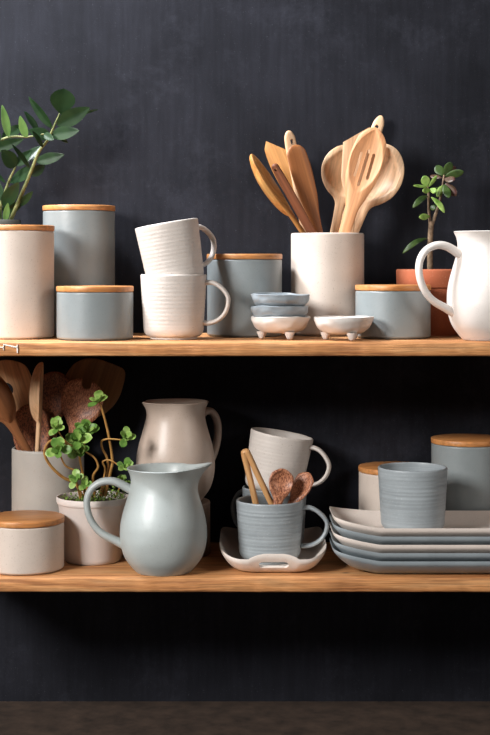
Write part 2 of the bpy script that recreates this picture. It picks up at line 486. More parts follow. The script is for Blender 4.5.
def canister(label, px, Y, z, r, h, body_mat, group='canisters with bamboo lids', lid_t=0.0078, rotz=0.3):
    """h is the height with the lid"""
    t = thing('canister', label, 'canister', (X_at(px, Y), Y, z), (0, 0, rotz), group)
    hb = h-lid_t
    V, F = lathe(cyl_profile(r, hb, 0.005, 0.003, 0.0), 88)
    mesh_obj('body', V, F, body_mat, t)
    R = r+0.0006; e = 0.0012
    pr = [(0, hb-0.006), (r-0.0065, hb-0.006), (r-0.0065, hb+0.0002), (R-e, hb+0.0002), (R-0.0004, hb+0.0005), (R, hb+e+0.0002), (R, h-e), (R-0.0004, h-0.0004), (R-e, h), (0, h)]
    V, F = lathe(pr, 88)
    o = mesh_obj('lid', V, F, M['lid'], t); o['label'] = 'round bamboo lid'
    return t

def jug(label, px, Y, z, H, Rb, body_mat, spout_deg, hand_deg, hand, group='round bellied jugs', spout=0.014, lift=0.006, scale=1.0):
    t = thing('jug', label, 'jug', (X_at(px, Y), Y, z), (0, 0, 0), group)
    # radius down the height, as a share of the belly radius
    prof = [(0.0, 0.63), (0.012, 0.66), (0.05, 0.74), (0.12, 0.865), (0.20, 0.945), (0.30, 0.993), (0.38, 1.0), (0.47, 0.985), (0.57, 0.935), (0.67, 0.865),
            (0.76, 0.80), (0.83, 0.762), (0.89, 0.752), (0.94, 0.772), (0.975, 0.805), (1.0, 0.835)]
    pts = catmull([(Rb*b, 0, H*a) for a, b in prof], 4)
    th = 0.004
    out = [(0, 0.0015), (Rb*0.60, 0.0015), (Rb*0.615, 0.0)]+[(p.x, p.z) for p in pts]
    rr = out[-1][0]
    lip = [(rr+0.0006, H+0.0006), (rr-0.0006, H+0.0016), (rr-0.0022, H+0.0016), (rr-0.0036, H+0.0004)]
    inn = [(p.x-th, p.z) for p in reversed(pts[4:-1])]
    full = out+lip+inn+[(0, 0.007)]
    sd = math.radians(spout_deg)
    def deform(v):
        s = (v.z/H-0.74)/0.26
        if s <= 0: return v
        a = math.atan2(v.y, v.x)-sd
        a = (a+PI) % (2*PI)-PI
        g = math.exp(-(a/0.36)**2)*min(1.1, s)**2
        gb = math.exp(-(a/0.95)**2)*min(1.1, s)**2
        r = math.hypot(v.x, v.y)
        if r < 1e-6: return v
        k = (r+spout*g)/r
        q = Vector((v.x*k, v.y*k, v.z+lift*g+lift*0.3*gb))
        # pinch just beside the lip
        pin = 0.004*min(1, s)**2*math.exp(-((abs(a)-0.75)/0.3)**2)
        k2 = 1-pin/r
        return Vector((q.x*k2, q.y*k2, q.z))
    V, F = lathe(full, 96, deform)
    mesh_obj('body', V, F, body_mat, t)
    def r_at(f):
        for (a0, b0), (a1, b1) in zip(prof, prof[1:]):
            if f <= a1: return Rb*(b0+(b1-b0)*(f-a0)/(a1-a0))
        return Rb*prof[-1][1]
    c = Vector((math.cos(math.radians(hand_deg)), math.sin(math.radians(hand_deg)), 0))
    zt, zl = 0.775, 0.245
    rn = r_at(zt)
    hp = [(rn-0.0056, zt+0.004), (rn+hand*0.12, zt+0.058), (rn+hand*0.30, zt+0.098), (rn+hand*0.54, zt+0.11), (rn+hand*0.82, zt+0.065), (rn+hand*0.985, 0.735), (rn+hand*0.99, 0.60),
          (rn+hand*0.87, 0.465), (rn+hand*0.64, 0.36), (r_at(zl)+hand*0.22, 0.315), (r_at(zl)-0.0056, zl)]
    P3 = smooth_path([c*a+Vector((0, 0, H*b)) for a, b in hp], 10, 45, 80)
    side = Vector((-c.y, c.x, 0))
    V, F = sweep(P3, [0.0092, 0.0084, 0.0076, 0.0070, 0.0068, 0.0068, 0.0068, 0.007, 0.0076, 0.0090], [0.0062, 0.0058, 0.0054, 0.0049, 0.0047, 0.0046, 0.0047, 0.005, 0.0056, 0.0062], 18, ref=side)
    mesh_obj('handle', V, F, body_mat, t)
    return t

def crock(label, px, Y, z, r, h, mat, group='tall utensil crocks'):
    t = thing('utensil_crock', label, 'crock', (X_at(px, Y), Y, z), (0, 0, 0), group)
    V, F = lathe(cyl_profile(r, h, 0.0055, 0.004, 0.0, rim=0.0022), 96)
    mesh_obj('body', V, F, mat, t)
    return t

def pinch_bowl(label, loc, mat, r, rotz, tilt=(0, 0), seed=1.0, feet=0.62, group='small footed pinch bowls'):
    t = thing('pinch_bowl', label, 'bowl', loc, (tilt[0], tilt[1], rotz), group)
    hf, hb = 0.0078, 0.0228
    pts = catmull([(0.0, 0, hf), (r*0.35, 0, hf+0.0003), (r*0.62, 0, hf+0.0020), (r*0.84, 0, hf+0.0080), (r*0.955, 0, hf+0.0152), (r*1.0, 0, hf+hb)], 5)
    th = 0.0038
    out = [(max(p.x, 0), p.z) for p in pts]
    out[0] = (0, hf)
    inn = [(max(p.x-th*0.8, 0), p.z+th*(1-0.85*i/len(pts))) for i, p in enumerate(pts)]
    inn = inn[::-1]; inn[-1] = (0, hf+th)
    inn = [q for q in inn if q[0] > 1e-6 or q is inn[-1]]
    full = out+[(r-th*0.35, hf+hb+0.0009)]+inn
    def deform(v):
        a = math.atan2(v.y, v.x); rr = math.hypot(v.x, v.y)
        if rr < 1e-6: return v
        f = (v.z-hf)/hb
        d = noise.noise(Vector((math.cos(a)*3.2+seed, math.sin(a)*3.2, v.z*110)))*0.0019
        d += noise.noise(Vector((math.cos(a)*1.1+seed*2, math.sin(a)*1.1, 0)))*0.0012
        k = (rr+d*min(1, rr/(0.4*r)))/rr
        zz = v.z+max(0, f)*0.0016*noise.noise(Vector((math.cos(a)*1.6, math.sin(a)*1.6, seed+4)))
        return Vector((v.x*k, v.y*k, zz))
    V, F = lathe(full, 80, deform)
    mesh_obj('body', V, F, mat, t)
    for k in range(3):
        a = 2*PI*k/3+PI/6
        c = (r*feet*math.cos(a), r*feet*math.sin(a))
        fz = 0.0 if feet > 0.55 else 0.0018
        pr = [(0, fz), (0.0024, fz+0.0003), (0.0041, 0.0018+fz*0.8), (0.0052, 0.0045), (0.0068, 0.0082), (0.0074, 0.0105), (0, 0.0105)]
        V, F = lathe(pr, 20)
        mesh_obj('foot', [v+Vector((c[0], c[1], 0)) for v in V], F, mat, t)
    return t

# ------------------------------------------------------------------ pottery on the upper shelf
canister('tall cream speckled canister with bamboo lid in front of the glossy leafy plant', 18, 0.098, UP, 0.0502, 0.157, M['cream'])
canister('tall grey canister with bamboo lid at the back of the upper shelf', 79, 0.186, UP, 0.0522, 0.1878, M['grey'])
canister('short grey jar with bamboo lid in front of the tall grey canister', 95, 0.064, UP, 0.0525, 0.073, M['grey'])
canister('medium grey canister with bamboo lid standing behind the two stacked cream mugs', 244.5, 0.158, UP, 0.0538, 0.1175, M['grey'])
canister('short grey jar with bamboo lid in front of the terracotta pot', 393, 0.103, UP, 0.0525, 0.074, M['grey'])

m1x, m1y = X_at(173.6, 0.072), 0.072
mug('upright cream ridged mug carrying another mug, on the upper shelf', 0.0456, 0.089, M['cream_ridge'], (m1x, m1y, UP), (0, 0, math.radians(-8)), hand=0.031)
def tilted_mug(label, r, h, mat, rim_px, rim_py, Y, ang, spin, hand=0.031):
    top = P(rim_px, rim_py, Y)
    Rm = Matrix.Rotation(ang, 4, 'Y') @ Matrix.Rotation(spin, 4, 'Z')
    loc = top-(Rm @ Vector((0, 0, h)))
    return mug(label, r, h, mat, loc, Rm.to_euler(), hand=hand)
tilted_mug('cream ridged mug leaning left, stacked in the mug on the upper shelf', 0.0440, 0.0870, M['cream_ridge'], 166.3, 223.2, 0.072, math.radians(-9.8), math.radians(38))

bx, by = X_at(280, 0.070), 0.070
pinch_bowl('cream footed pinch bowl at the bottom of the stack of three', (bx, by, UP), M['white'], 0.0405, math.radians(30), seed=1.3)
pinch_bowl('slate grey pinch bowl in the middle of the stack of three', (bx-0.0004, by, UP+0.0141), M['grey_bowl'], 0.0400, math.radians(75), (0, math.radians(0.8)), 2.9, feet=0.40)
pinch_bowl('slate grey pinch bowl on top of the stack of three', (bx+0.0008, by, UP+0.0307), M['grey_bowl'], 0.0405, math.radians(110), (0, math.radians(-0.5)), 5.1, feet=0.40)
pinch_bowl('cream footed pinch bowl standing alone in front of the utensil crock', (X_at(343.8, 0.042), 0.042, UP), M['white'], 0.0398, math.radians(22), seed=7.7)

crock('tall cream speckled crock full of wooden utensils on the upper shelf', 327.5, 0.186, UP, 0.0532, 0.148, M['cream'])
jug('white jug with round belly at the right end of the upper shelf', 490, 0.05, UP, 0.1465, 0.0587, M['white'], 5, 195, 0.058)

# ------------------------------------------------------------------ pottery on the lower shelf
canister('short cream jar with bamboo lid at the left end of the lower shelf', 25.5, 0.057, LOW, 0.0525, 0.0713, M['cream'])
crock('tall greige crock full of wooden utensils on the lower shelf', 48, 0.194, LOW, 0.0525, 0.149, M['greige'])
jug('sage grey jug standing at the front edge of the lower shelf', 163.5, 0.040, LOW, 0.1390, 0.0592, M['grey_jug'], -4, 180, 0.058, spout=0.016, lift=0.005)
sx, sy = X_at(175.5, 0.163), 0.163
st = thing('upturned_pot', 'dark taupe pot under the taupe jug, behind the sage grey jug', 'pot', (sx, sy, LOW))
V, F = lathe([(0, 0.0), (0.0495, 0.0), (0.0505, 0.001), (0.0502, 0.03), (0.0500, 0.066), (0.0500, 0.0735), (0.0494, 0.0752), (0.048, 0.076), (0.046, 0.0756), (0, 0.0755)], 80)
mesh_obj('body', V, F, M['taupe_pot'], st)
jug('taupe jug raised on a pot behind the sage grey jug', 175.5, 0.163, LOW+0.0756, 0.1420, 0.0568, M['taupe'], 222, 48, 0.045, spout=0.008, lift=0.001)

# oblong tray with a cut-out hand hold in its raised front
def tray():
    cy = 0.126
    t = thing('serving_tray', 'cream serving tray with cut-out handle under the grey mugs', 'tray', (X_at(273.5, 0.03), cy, LOW))
    ax, ay = 0.0738, 0.117
    nj = 240
    rings = []      # (share of rim size, height share)
    for k in range(7): rings.append((0.02+0.60*k/6, 0.0))
    for k in range(1, 19):
        s = k/18; rings.append((0.62+0.38*(s**0.80), 0.12*s+0.88*s**1.7))
    def sup(a, n=5.0):
        c, s = math.cos(a), math.sin(a)
        return (abs(c)**(2/n)*(1 if c >= 0 else -1), abs(s)**(2/n)*(1 if s >= 0 else -1))
    def rimz(x, y):
        z = 0.0165
        fx = abs(x)/ax; fy = abs(y)/ay
        z += 0.0095*max(0, (fx-0.62)/0.38)**1.6
        if fy > 0.8: z += 0.0085*max(0, 1-(abs(x)/0.034)**2.2)**0.8 if abs(x) < 0.034 else 0
        return z
    Fr, Bk, info = [], [], []
    for (q, hz) in rings:
        fr, bk, inf = [], [], []
        for j in range(nj):
            u, v = sup(2*PI*(j+0.5)/nj)
            # constant wall width: base shrinks by a fixed margin
            mx = 0.030*(1-max(0, (q-0.62))/0.38) if q >= 0.62 else 0.030
            if q < 0.62: x, y = u*(ax-0.026)*q/0.62, v*(ay-0.022)*q/0.62
            else:
                s = (q-0.62)/0.38
                x, y = u*((ax-0.026)+0.026*s), v*((ay-0.022)+0.022*s)
            zr = rimz(u*ax, v*ay)
            z = zr*hz
            th = 0.0045
            if q >= 0.99: th = 0.0032
            fr.append(Vector((x, y, z+0.0050))); bk.append(Vector((x*(1+0.004), y*(1+0.004), z+0.0050-th if q > 0.05 else z+0.0005)))
            inf.append((x, y, hz, v))
        Fr.append(fr); Bk.append(bk); info.append(inf)
    V, F = solid_grid(Fr, Bk, None, wrap=True)
    # close the little centre holes
    n0 = len(V); V.append(Vector((0, 0, 0.005))); V.append(Vector((0, 0, 0.0005)))
    off = len(Fr)*nj
    for j in range(nj):
        F.append((n0, (j+1) % nj, j)); F.append((n0+1, off+j, off+(j+1) % nj))
    F = [f for f in F]
    o = mesh_obj('dish', V, F, M['plate_cream'], t, weld=1e-7)
    hV, hF = slot_prism(0, 0, 0.0052, 0.0200, PI/2, -0.02, 0.014)
    tilt = Matrix.Translation((0, -ay+0.0095, 0.0165)) @ Matrix.Rotation(R_(42), 4, 'X')
    cut(o, [([tilt @ v for v in hV], hF)])
    return t
tray()
TZ = LOW+0.0052
mug('grey ridged mug holding bamboo tongs and two coconut spoons', 0.0470, 0.0845, M['grey_ridge'], (X_at(269.8, 0.088), 0.088, TZ), (0, 0, math.radians(-6)), hand=0.033)
mug('grey ridged mug behind the spoon mug, mostly hidden, with a tilted mug on it', 0.0470, 0.0880, M['grey_ridge'], (X_at(274.5, 0.185), 0.185, TZ), (0, 0, math.radians(152)), hand=0.022)
tilted_mug('taupe-cream mug leaning right on top of the rear grey mug', 0.0462, 0.0870, M['cream_ridge'], 282.3, 433.5, 0.185, math.radians(9.8), math.radians(-20), hand=0.032)

# rectangular platters
def platter(label, z, mat):
    cy = 0.066; ax, ay = 0.165, 0.0715
    cx = X_at(331.5, 0.05)+ax
    t = thing('platter', label, 'platter', (cx, cy, z), group='stack of rectangular platters')
    nj = 220
    def sup(a, n=7.0):
        c, s = math.cos(a), math.sin(a)
        return (abs(c)**(2/n)*(1 if c >= 0 else -1), abs(s)**(2/n)*(1 if s >= 0 else -1))
    rings = [0.02, 0.15, 0.3, 0.45]+[0.5+0.5*k/14 for k in range(15)]
    Fr, Bk = [], []
    for q in rings:
        fr, bk = [], []
        for j in range(nj):
            u, v = sup(2*PI*(j+0.5)/nj)
            s = max(0.0, (q-0.5)/0.5)
            if q <= 0.5: x, y = u*(ax-0.026)*q/0.5, v*(ay-0.026)*q/0.5
            else: x, y = u*((ax-0.026)+0.026*s), v*((ay-0.026)+0.026*s)
            hz = 0.0170*(0.30*s+0.70*s**1.8)
            e = max(0.0, (abs(x)-(ax-0.062))/0.062)
            lift = 0.0135*(0.8*e+0.2*e*e)*(1-(0.55 if v > 0 else 0.12)*v*v)
            fr.append(Vector((x, y, hz+lift+0.0045)))
            bk.append(Vector((x, y, hz+lift+(0.0 if q < 0.985 else 0.0008))))
        Fr.append(fr); Bk.append(bk)
    V, F = solid_grid(Fr, Bk, None, wrap=True)
    n0 = len(V); V.append(Vector((0, 0, 0.0045))); V.append(Vector((0, 0, 0)))
    off = len(Fr)*nj
    for j in range(nj):
        F.append((n0, (j+1) % nj, j)); F.append((n0+1, off+j, off+(j+1) % nj))
    mesh_obj('dish', V, F, mat, t, weld=1e-7)
    return t
PS = 0.0110
for k, (lab, mt) in enumerate((('grey rectangular platter at the bottom of the stack, lying on the shelf', 'plate_grey'), ('grey rectangular platter, second from the bottom of the stack', 'plate_grey'),
                               ('cream rectangular platter in the middle of the stack between grey ones', 'plate_cream'), ('grey rectangular platter directly under the top cream platter', 'plate_grey'),
                               ('cream rectangular platter on top of the stack, carrying a mug', 'plate_cream'))):
    platter(lab, LOW+0.0003+PS*k, M[mt])
PT = LOW+0.0003+PS*4+0.0047
mug('grey ridged mug standing on the stack of platters', 0.0478, 0.0890, M['grey_ridge'], (X_at(412.7, 0.064), 0.064, PT+0.0006), (0, 0, math.radians(86)), hand=0.030)
canister('cream canister with bamboo lid behind the mug on the platters', 394.5, 0.196, LOW, 0.0522, 0.1215, M['cream'])
canister('grey canister with bamboo lid at the right end of the lower shelf', 467.5, 0.196, LOW, 0.0525, 0.1630, M['grey'])

# ------------------------------------------------------------------ wooden utensils
def smooth_interp(keys, t):
    """keys: (t, a, b, ...) rising in t; monotone cubic between keys"""
    if t <= keys[0][0]: return keys[0][1:]
    if t >= keys[-1][0]: return keys[-1][1:]
    n = len(keys)
    i = 0
    while keys[i+1][0] < t: i += 1
    def slope(k, c):
        if k == 0: return (keys[1][c]-keys[0][c])/(keys[1][0]-keys[0][0])
        if k == n-1: return (keys[-1][c]-keys[-2][c])/(keys[-1][0]-keys[-2][0])
        h0, h1 = keys[k][0]-keys[k-1][0], keys[k+1][0]-keys[k][0]
        d0, d1 = (keys[k][c]-keys[k-1][c])/h0, (keys[k+1][c]-keys[k][c])/h1
        if d0*d1 <= 0: return 0.0
        w0, w1 = 2*h1+h0, h1+2*h0
        return (w0+w1)/(w0/d0+w1/d1)
    h = keys[i+1][0]-keys[i][0]; x = (t-keys[i][0])/h
    out = []
    for c in range(1, len(keys[0])):
        a, b = keys[i][c], keys[i+1][c]
        out.append((2*x**3-3*x*x+1)*a+(x**3-2*x*x+x)*h*slope(i, c)+(3*x*x-2*x**3)*b+(x**3-x*x)*h*slope(i+1, c))
    return tuple(out)

def blade_grid(keys, tip_round, m=22, n=70, slant=0.0, slant_from=1e9, bend=0.0, bowl=None):
    """rows along z; keys (t, half width, thickness, dish, side offset) in metres"""
    t0, t1 = keys[0][0], keys[-1][0]
    Fr, Bk, ts = [], [], []
    rows = []
    for i in range(n+1):
        f = i/n
        rows.append(t0+(t1-t0)*(1-(1-f)**1.6))
    for t in rows:
        wd, th, ds, of = smooth_interp(keys, t)
        if tip_round > 0 and t > t1-tip_round:
            q = (t-(t1-tip_round))/tip_round
            wd *= math.sqrt(max(0.0, 1-q*q)); ds *= max(0.0, 1-q**3); th *= math.sqrt(max(0.0, 1-q**6))
        fr, bk = [], []
        for j in range(m+1):
            u = -1+2*j/m
            u = math.sin(u*PI/2)
            e = math.sqrt(max(0, 1-abs(u)**3.0))
            dd = ds*(1-u*u); db = dd
            if bowl:
                v = (t-(bowl[0]+bowl[1])/2)/((bowl[1]-bowl[0])/2)
                rho2 = u*u+v*v; q_ = 1-rho2/bowl[3]**2
                dd = bowl[2]*max(0.0, q_)**0.75; db = bowl[2]*1.0*max(0.0, 1-rho2)**0.6
            z = t
            if wd < 1e-7: dd = db = 0.0; th = 0.0
            if t > slant_from: z += slant*u*(t-slant_from)/(t1-slant_from)
            yb = bend*((t-t0)/(t1-t0))**2
            fr.append(Vector((of+wd*u, dd-th/2*e+yb, z))); bk.append(Vector((of+wd*u, db+th/2*e+yb, z)))
        Fr.append(fr); Bk.append(bk)
    return Fr, Bk, rows

def frame_from(p0, p1, roll):
    z = (p1-p0).normalized()
    x = Vector((0, 1, 0)).cross(z).normalized()
    y = z.cross(x)
    R = Matrix((x, y, z)).transposed().to_4x4()
    return Matrix.Translation(p0) @ R @ Matrix.Rotation(roll, 4, 'Z')

def utensil(name, label, cat, rim, tip, Y0, Y1, ext, keys, mat, roll=0, split=None, head='blade', tip_round=10, holes=(), slant=0.0, slant_from=1e9,
            group='wooden utensils in the cream crock', bend=0.0, n=80, m=28, inv=False, grip_mat=None, bowl=None):
    """keys in image-size pixels along the axis measured from the crock's rim; thickness and dish in mm"""
    mpp = (DIST+(Y0+Y1)/2)/FPX
    a, b = P(rim[0], rim[1], Y0), P(tip[0], tip[1], Y1)
    d = (b-a).normalized(); base = a-d*ext
    L = (b-a).length
    sc = L/keys[-1][0]
    K = [(0.0, keys[0][1]*mpp, keys[0][2]/1000, 0.0, 0.0)]
    for k in keys:
        K.append((ext+k[0]*sc, k[1]*mpp, k[2]/1000, k[3]/1000, (k[4] if len(k) > 4 else 0)*mpp))
    root = thing(name, label, cat, group=group)
    root.matrix_world = frame_from(base, b, roll)
    Fr, Bk, rows = blade_grid(K, tip_round*mpp, m, n, slant*mpp, ext+slant_from*sc if slant_from < 1e8 else 1e9, bend,
                              None if bowl is None else (ext+bowl[0]*sc, ext+bowl[1]*sc, bowl[2]/1000, bowl[3]))
    H = []
    for (hx, ht, hw, hl, ang) in holes: H.append((hx*mpp, ext+ht*sc, hw*mpp, hl*mpp, ang))
    def holes_in(o):
        if H: cut(o, [slot_prism(hx, ht, hw, hl, ang) for (hx, ht, hw, hl, ang) in H])
    if split is None:
        V, F = solid_grid(Fr, Bk); holes_in(mesh_obj('body' if not inv else 'handle', V, F, mat, root, weld=1e-7))
    else:
        ss = ext+split*sc
        cu = max(2, min(len(rows)-3, sum(1 for r in rows if r < ss)))
        V, F = solid_grid(Fr, Bk, lambda i, j: i < cu); mesh_obj('handle', V, F, grip_mat or mat, root, weld=1e-7)
        V, F = solid_grid(Fr, Bk, lambda i, j: i >= cu); holes_in(mesh_obj(head, V, F, mat, root, weld=1e-7))
    return root
UG = 'wooden utensils in the cream crock'
# --- cream crock, left-hand bunch
utensil('wooden_spoon', 'honey coloured wooden spoon seen edge-on, leaning far left in the cream crock', 'spoon', (303, 233), (251, 154), 0.168, 0.152, 0.03,
        [(0, 4.0, 7, 0), (16, 4.4, 7, 0), (30, 10, 7, 0), (48, 17, 6, 0), (66, 18, 6, 0), (82, 14, 5, 0), (95, 8.5, 4, 0)], M['w_honey'], R_(74), 22, 'bowl', 12, bowl=(22, 95, 11, 0.84))
utensil('wooden_spatula', 'honey wooden spatula with pointed corner, second from left in the cream crock', 'spatula', (311, 233), (275, 145), 0.212, 0.208, 0.045,
        [(0, 4, 6, 0), (30, 5, 5, 0), (50, 10, 4.5, 0), (75, 12.8, 4, 0), (88, 12, 3.5, 0), (96, 7, 3.2, 0)], M['w_honey'], R_(-14), 34, 'blade', 0, slant=-7, slant_from=50)
utensil('wooden_stick', 'red-brown palm wood handle with dark end in the cream crock', 'utensil', (312, 233), (273.5, 164), 0.156, 0.139, 0.035,
        [(0, 4.6, 9, 0), (30, 4.8, 9, 0), (60, 4.6, 9, 0), (79, 3.8, 8, 0)], M['w_red'], R_(-25), None, 'handle', 3, holes=[(0, 73, 1.5, 1.5, 0)], inv=True)
utensil('wooden_spatula', 'brown wooden spatula with rounded blade in the left bunch of the cream crock', 'spatula', (319, 233), (294, 145), 0.178, 0.165, 0.112,
        [(0, 4.2, 7, 0), (14, 5.2, 6, 0), (40, 9.4, 5, 0), (66, 10.8, 5, 0), (82, 10, 5, 0), (91, 9.4, 4, 0)], M['w_brown'], R_(10), 20, 'blade', 10)
utensil('wooden_utensil', 'pale beech handle end with hanging hole behind the brown spatula', 'utensil', (305, 233), (288.5, 130.5), 0.19, 0.19, 0.06,
        [(0, 4, 7, 0), (60, 5, 7, 0), (88, 6, 7, 0), (105, 5.2, 6, 0)], M['w_pale'], R_(15), None, 'handle', 9, holes=[(1.2, 93, 1.6, 3.0, 0.1)], inv=True)
# --- cream crock, right-hand bunch
utensil('wooden_spoon', 'pale round wooden spoon, leftmost of the right bunch in the cream crock', 'spoon', (334, 233), (352, 145), 0.2085, 0.211, 0.03,
        [(0, 4.2, 7, 0), (28, 4.8, 7, 0), (34, 7.5, 6, 0), (40, 15, 5.5, 0), (46, 20, 5, 0), (54, 24, 4.5, 0), (63, 25.6, 4.5, 0), (90, 25.6, 4, 0)], M['w_pale'], R_(4), 30, 'bowl', 27, bowl=(34, 91, 9, 0.86))
utensil('wooden_spatula', 'pale flat wooden spatula with slanted square end behind the slotted spoon', 'spatula', (350, 233), (356.5, 134.5), 0.184, 0.177, 0.07,
        [(0, 4, 6, 0), (30, 4.6, 5, 0), (46, 10, 4, 0), (60, 12.5, 4, 0), (98, 12.8, 3.2, 0)], M['w_pale'], R_(0), 34, 'blade', 0, slant=8.5, slant_from=40)
utensil('slotted_spoon', 'peach coloured slotted wooden spoon at the front of the cream crock', 'spoon', (344.5, 233), (376, 127.5), 0.160, 0.147, 0.08,
        [(0, 6.0, 8, 0), (22, 6.4, 8, 0), (40, 11, 7, 0), (58, 16, 6, 0), (76, 17.4, 5, 0), (94, 15.2, 4.5, 0), (110, 10, 4, 0)], M['w_peach'], R_(-8), 30, 'bowl', 14,
        holes=[(-7.0, 70, 1.5, 13, -0.01), (-0.4, 68, 1.5, 19, 0.0), (6.0, 71, 1.5, 13.5, 0.02)], n=110, m=50, bowl=(40, 111, 5, 0.90))
utensil('wooden_utensil', 'pale beech handle end with hanging hole at the top right of the cream crock', 'utensil', (340, 233), (381.5, 115.5), 0.2235, 0.233, 0.045,
        [(0, 4, 7, 0), (80, 5, 7, 0), (106, 6.0, 7, 0), (124, 4.9, 6, 0)], M['w_pale'], R_(-10), None, 'handle', 10, holes=[(-0.6, 111, 1.8, 2.6, 0.1)], inv=True)
utensil('wooden_ladle', 'large round pale wooden ladle, rightmost in the cream crock', 'ladle', (352.8, 233), (390, 145), 0.197, 0.187, 0.06,
        [(0, 5.5, 8, 0), (24, 5.7, 8, 0), (30, 7.5, 7, 0), (36, 14, 6.5, 0), (42, 19.5, 6, 0), (50, 24, 5.5, 0), (62, 26.3, 5, 0), (94, 26.3, 4.5, 0)], M['w_pale'], R_(-16), 26, 'bowl', 33, bowl=(30, 96, 16, 0.84))

# --- greige crock
LG = 'wooden utensils in the greige crock'
utensil('wooden_spatula', 'pale striped wooden spatula with round hole, leftmost in the greige crock', 'spatula', (28, 449), (-1, 361), 0.206, 0.198, 0.11,
        [(0, 4, 6, 0), (24, 4.5, 5, 0), (36, 10, 4.5, 0), (52, 20, 4, 0), (68, 26, 4, 0), (82, 24, 3.5, 0), (94, 19, 3, 0)], M['w_striped'], R_(0), 28, 'blade', 16, holes=[(-2.5, 64, 7.5, 7.5, 0)], group=LG)
utensil('wooden_spoon', 'dark brown wooden spoon seen from behind, leaning out of the crock left', 'spoon', (26.5, 449), (-19, 371), 0.168, 0.140, 0.10,
        [(0, 4.3, 8, 0), (20, 4.8, 8, 0), (32, 6.5, 8, 0), (44, 13, 7, 0), (62, 16, 6, 0), (76, 14, 5, 0), (90, 9, 5, 0)], M['w_dark'], R_(186), 30, 'bowl', 9, group=LG, bowl=(32, 90, 11, 0.88))
utensil('wooden_spoon', 'light wooden spoon seen edge-on near the middle of the greige crock', 'spoon', (37.5, 449), (42, 362), 0.158, 0.150, 0.10,
        [(0, 3.6, 7, 0), (26, 3.8, 7, 0), (34, 10, 7, 0), (52, 19, 6, 0), (70, 20, 5, 0), (88, 13, 4.5, 0)], M['w_pale'], R_(94), 28, 'bowl', 14, group=LG, bowl=(28, 88, 13, 0.84))
utensil('coconut_spoon', 'dark round coconut wood spoon behind the light edge-on spoon', 'spoon', (51, 449), (55, 371.5), 0.206, 0.210, 0.11,
        [(0, 5, 7, 0), (26, 6, 7, 0), (33, 10, 6, 0), (44, 17, 5, 0), (57, 19.2, 5, 0), (78, 19.2, 4, 0)], M['coco_dark'], R_(5), 26, 'bowl', 21, group=LG, bowl=(30, 79, 9, 0.9))
utensil('coconut_spoon', 'short dark coconut spoon sitting low in the greige crock', 'spoon', (34, 470), (29, 404), 0.190, 0.186, 0.09,
        [(0, 5, 6, 0), (8, 6, 6, 0), (22, 16, 5, 0), (38, 18.5, 5, 0), (52, 17, 5, 0), (66, 12, 4, 0)], M['coco_dark'], R_(4), 8, 'bowl', 12, group=LG, bowl=(8, 67, 8, 0.9))
utensil('coconut_server', 'coconut wood server with a notch in its top edge', 'server', (70.5, 449), (87, 379), 0.186, 0.176, 0.05,
        [(0, 5, 7, 0), (18, 6, 7, 0), (26, 11, 6, 0), (38, 19.5, 5, 0), (50, 21.4, 5, 0), (71, 20.5, 4, 0)], M['coco'], R_(-6), 22, 'bowl', 17, holes=[(0.5, 70, 5.0, 10.0, 0.0)], group=LG, bowl=(26, 73, 7, 0.92))
utensil('wooden_spatula', 'large golden walnut spatula with pointed corner, at the right of the greige crock', 'spatula', (68, 449), (101, 359.5), 0.222, 0.222, 0.10,
        [(t_, (r_-l_)/2, th_, 0, (r_+l_)/2) for t_, l_, r_, th_ in ((0, -5, 5, 6), (20, -5, 5, 6), (34, -12, 12, 5), (48, -23, 23.8, 5), (58, -26.5, 28.5, 5), (68, -27.5, 30.3, 5), (79, -25, 29.8, 4.5), (87, -19.4, 28.7, 4.2), (91, -14, 27.3, 4), (95, -3, 23, 3.6))],
        M['w_walnut'], R_(0), 26, 'blade', 1, n=120, group=LG)

# --- spoons and tongs in the grey mug
SG = 'small utensils in the spoon mug'
def tongs():
    root = thing('bamboo_tongs', 'small bamboo tongs leaning left in the grey mug', 'tongs', group=None)
    a = P(269, 520, 0.084); b = P(245, 451, 0.064)
    root.matrix_world = frame_from(a, b, 0)
    L = (b-a).length
    for s, nm in ((-1, 'arm'), (1, 'arm')):
        Fr, Bk = [], []
        for i in range(25):
            t = i/24*L
            gap = 0.0105*(1-i/24)**1.15+0.0026
            cx = s*gap
            wd = 0.0043*(1 if i < 22 else (1-((i-22)/3)**2*0.5)); th = 0.0065
            fr, bk = [], []
            for j in range(9):
                u = math.sin((-1+2*j/8)*PI/2); e = math.sqrt(max(0, 1-u**4))
                fr.append(Vector((cx+wd*u, -th*e, t))); bk.append(Vector((cx+wd*u, th*e, t)))
            Fr.append(fr); Bk.append(bk)
        V, F = solid_grid(Fr, Bk); mesh_obj(nm, V, F, M['w_tong'], root, weld=1e-7)
    V, F = lathe([(0, -0.010), (0.0052, -0.010), (0.0062, -0.004), (0.0064, 0.0), (0.0056, 0.0035), (0.003, 0.0055), (0, 0.006)], 20)
    mesh_obj('joint', [v+Vector((0, 0, L-0.003)) for v in V], F, M['w_tong'], root)
tongs()
utensil('coconut_spoon', 'coconut wood spoon facing the viewer in the grey mug', 'spoon', (277.5, 505), (283.5, 468.5), 0.066, 0.073, 0.038,
        [(0, 4.2, 5, 0), (6, 5.5, 5, 0), (14, 10.2, 5, 0), (23, 12.6, 4.5, 0), (30, 11.5, 4, 0), (37, 8, 3.5, 0)], M['coco'], R_(4), 3, 'bowl', 8, group=SG, bowl=(8, 37.5, 6, 0.88))
utensil('coconut_spoon', 'coconut wood spoon turned edge-on, rightmost in the grey mug', 'spoon', (293, 502), (309, 472.5), 0.086, 0.094, 0.016,
        [(0, 5, 6, 0), (8, 8.5, 6, 0), (18, 11, 6, 0), (27, 10.5, 5, 0), (34, 7, 4, 0)], M['coco'], R_(-38), 3, 'bowl', 8, group=SG, bowl=(2, 34, 3.5, 0.88))

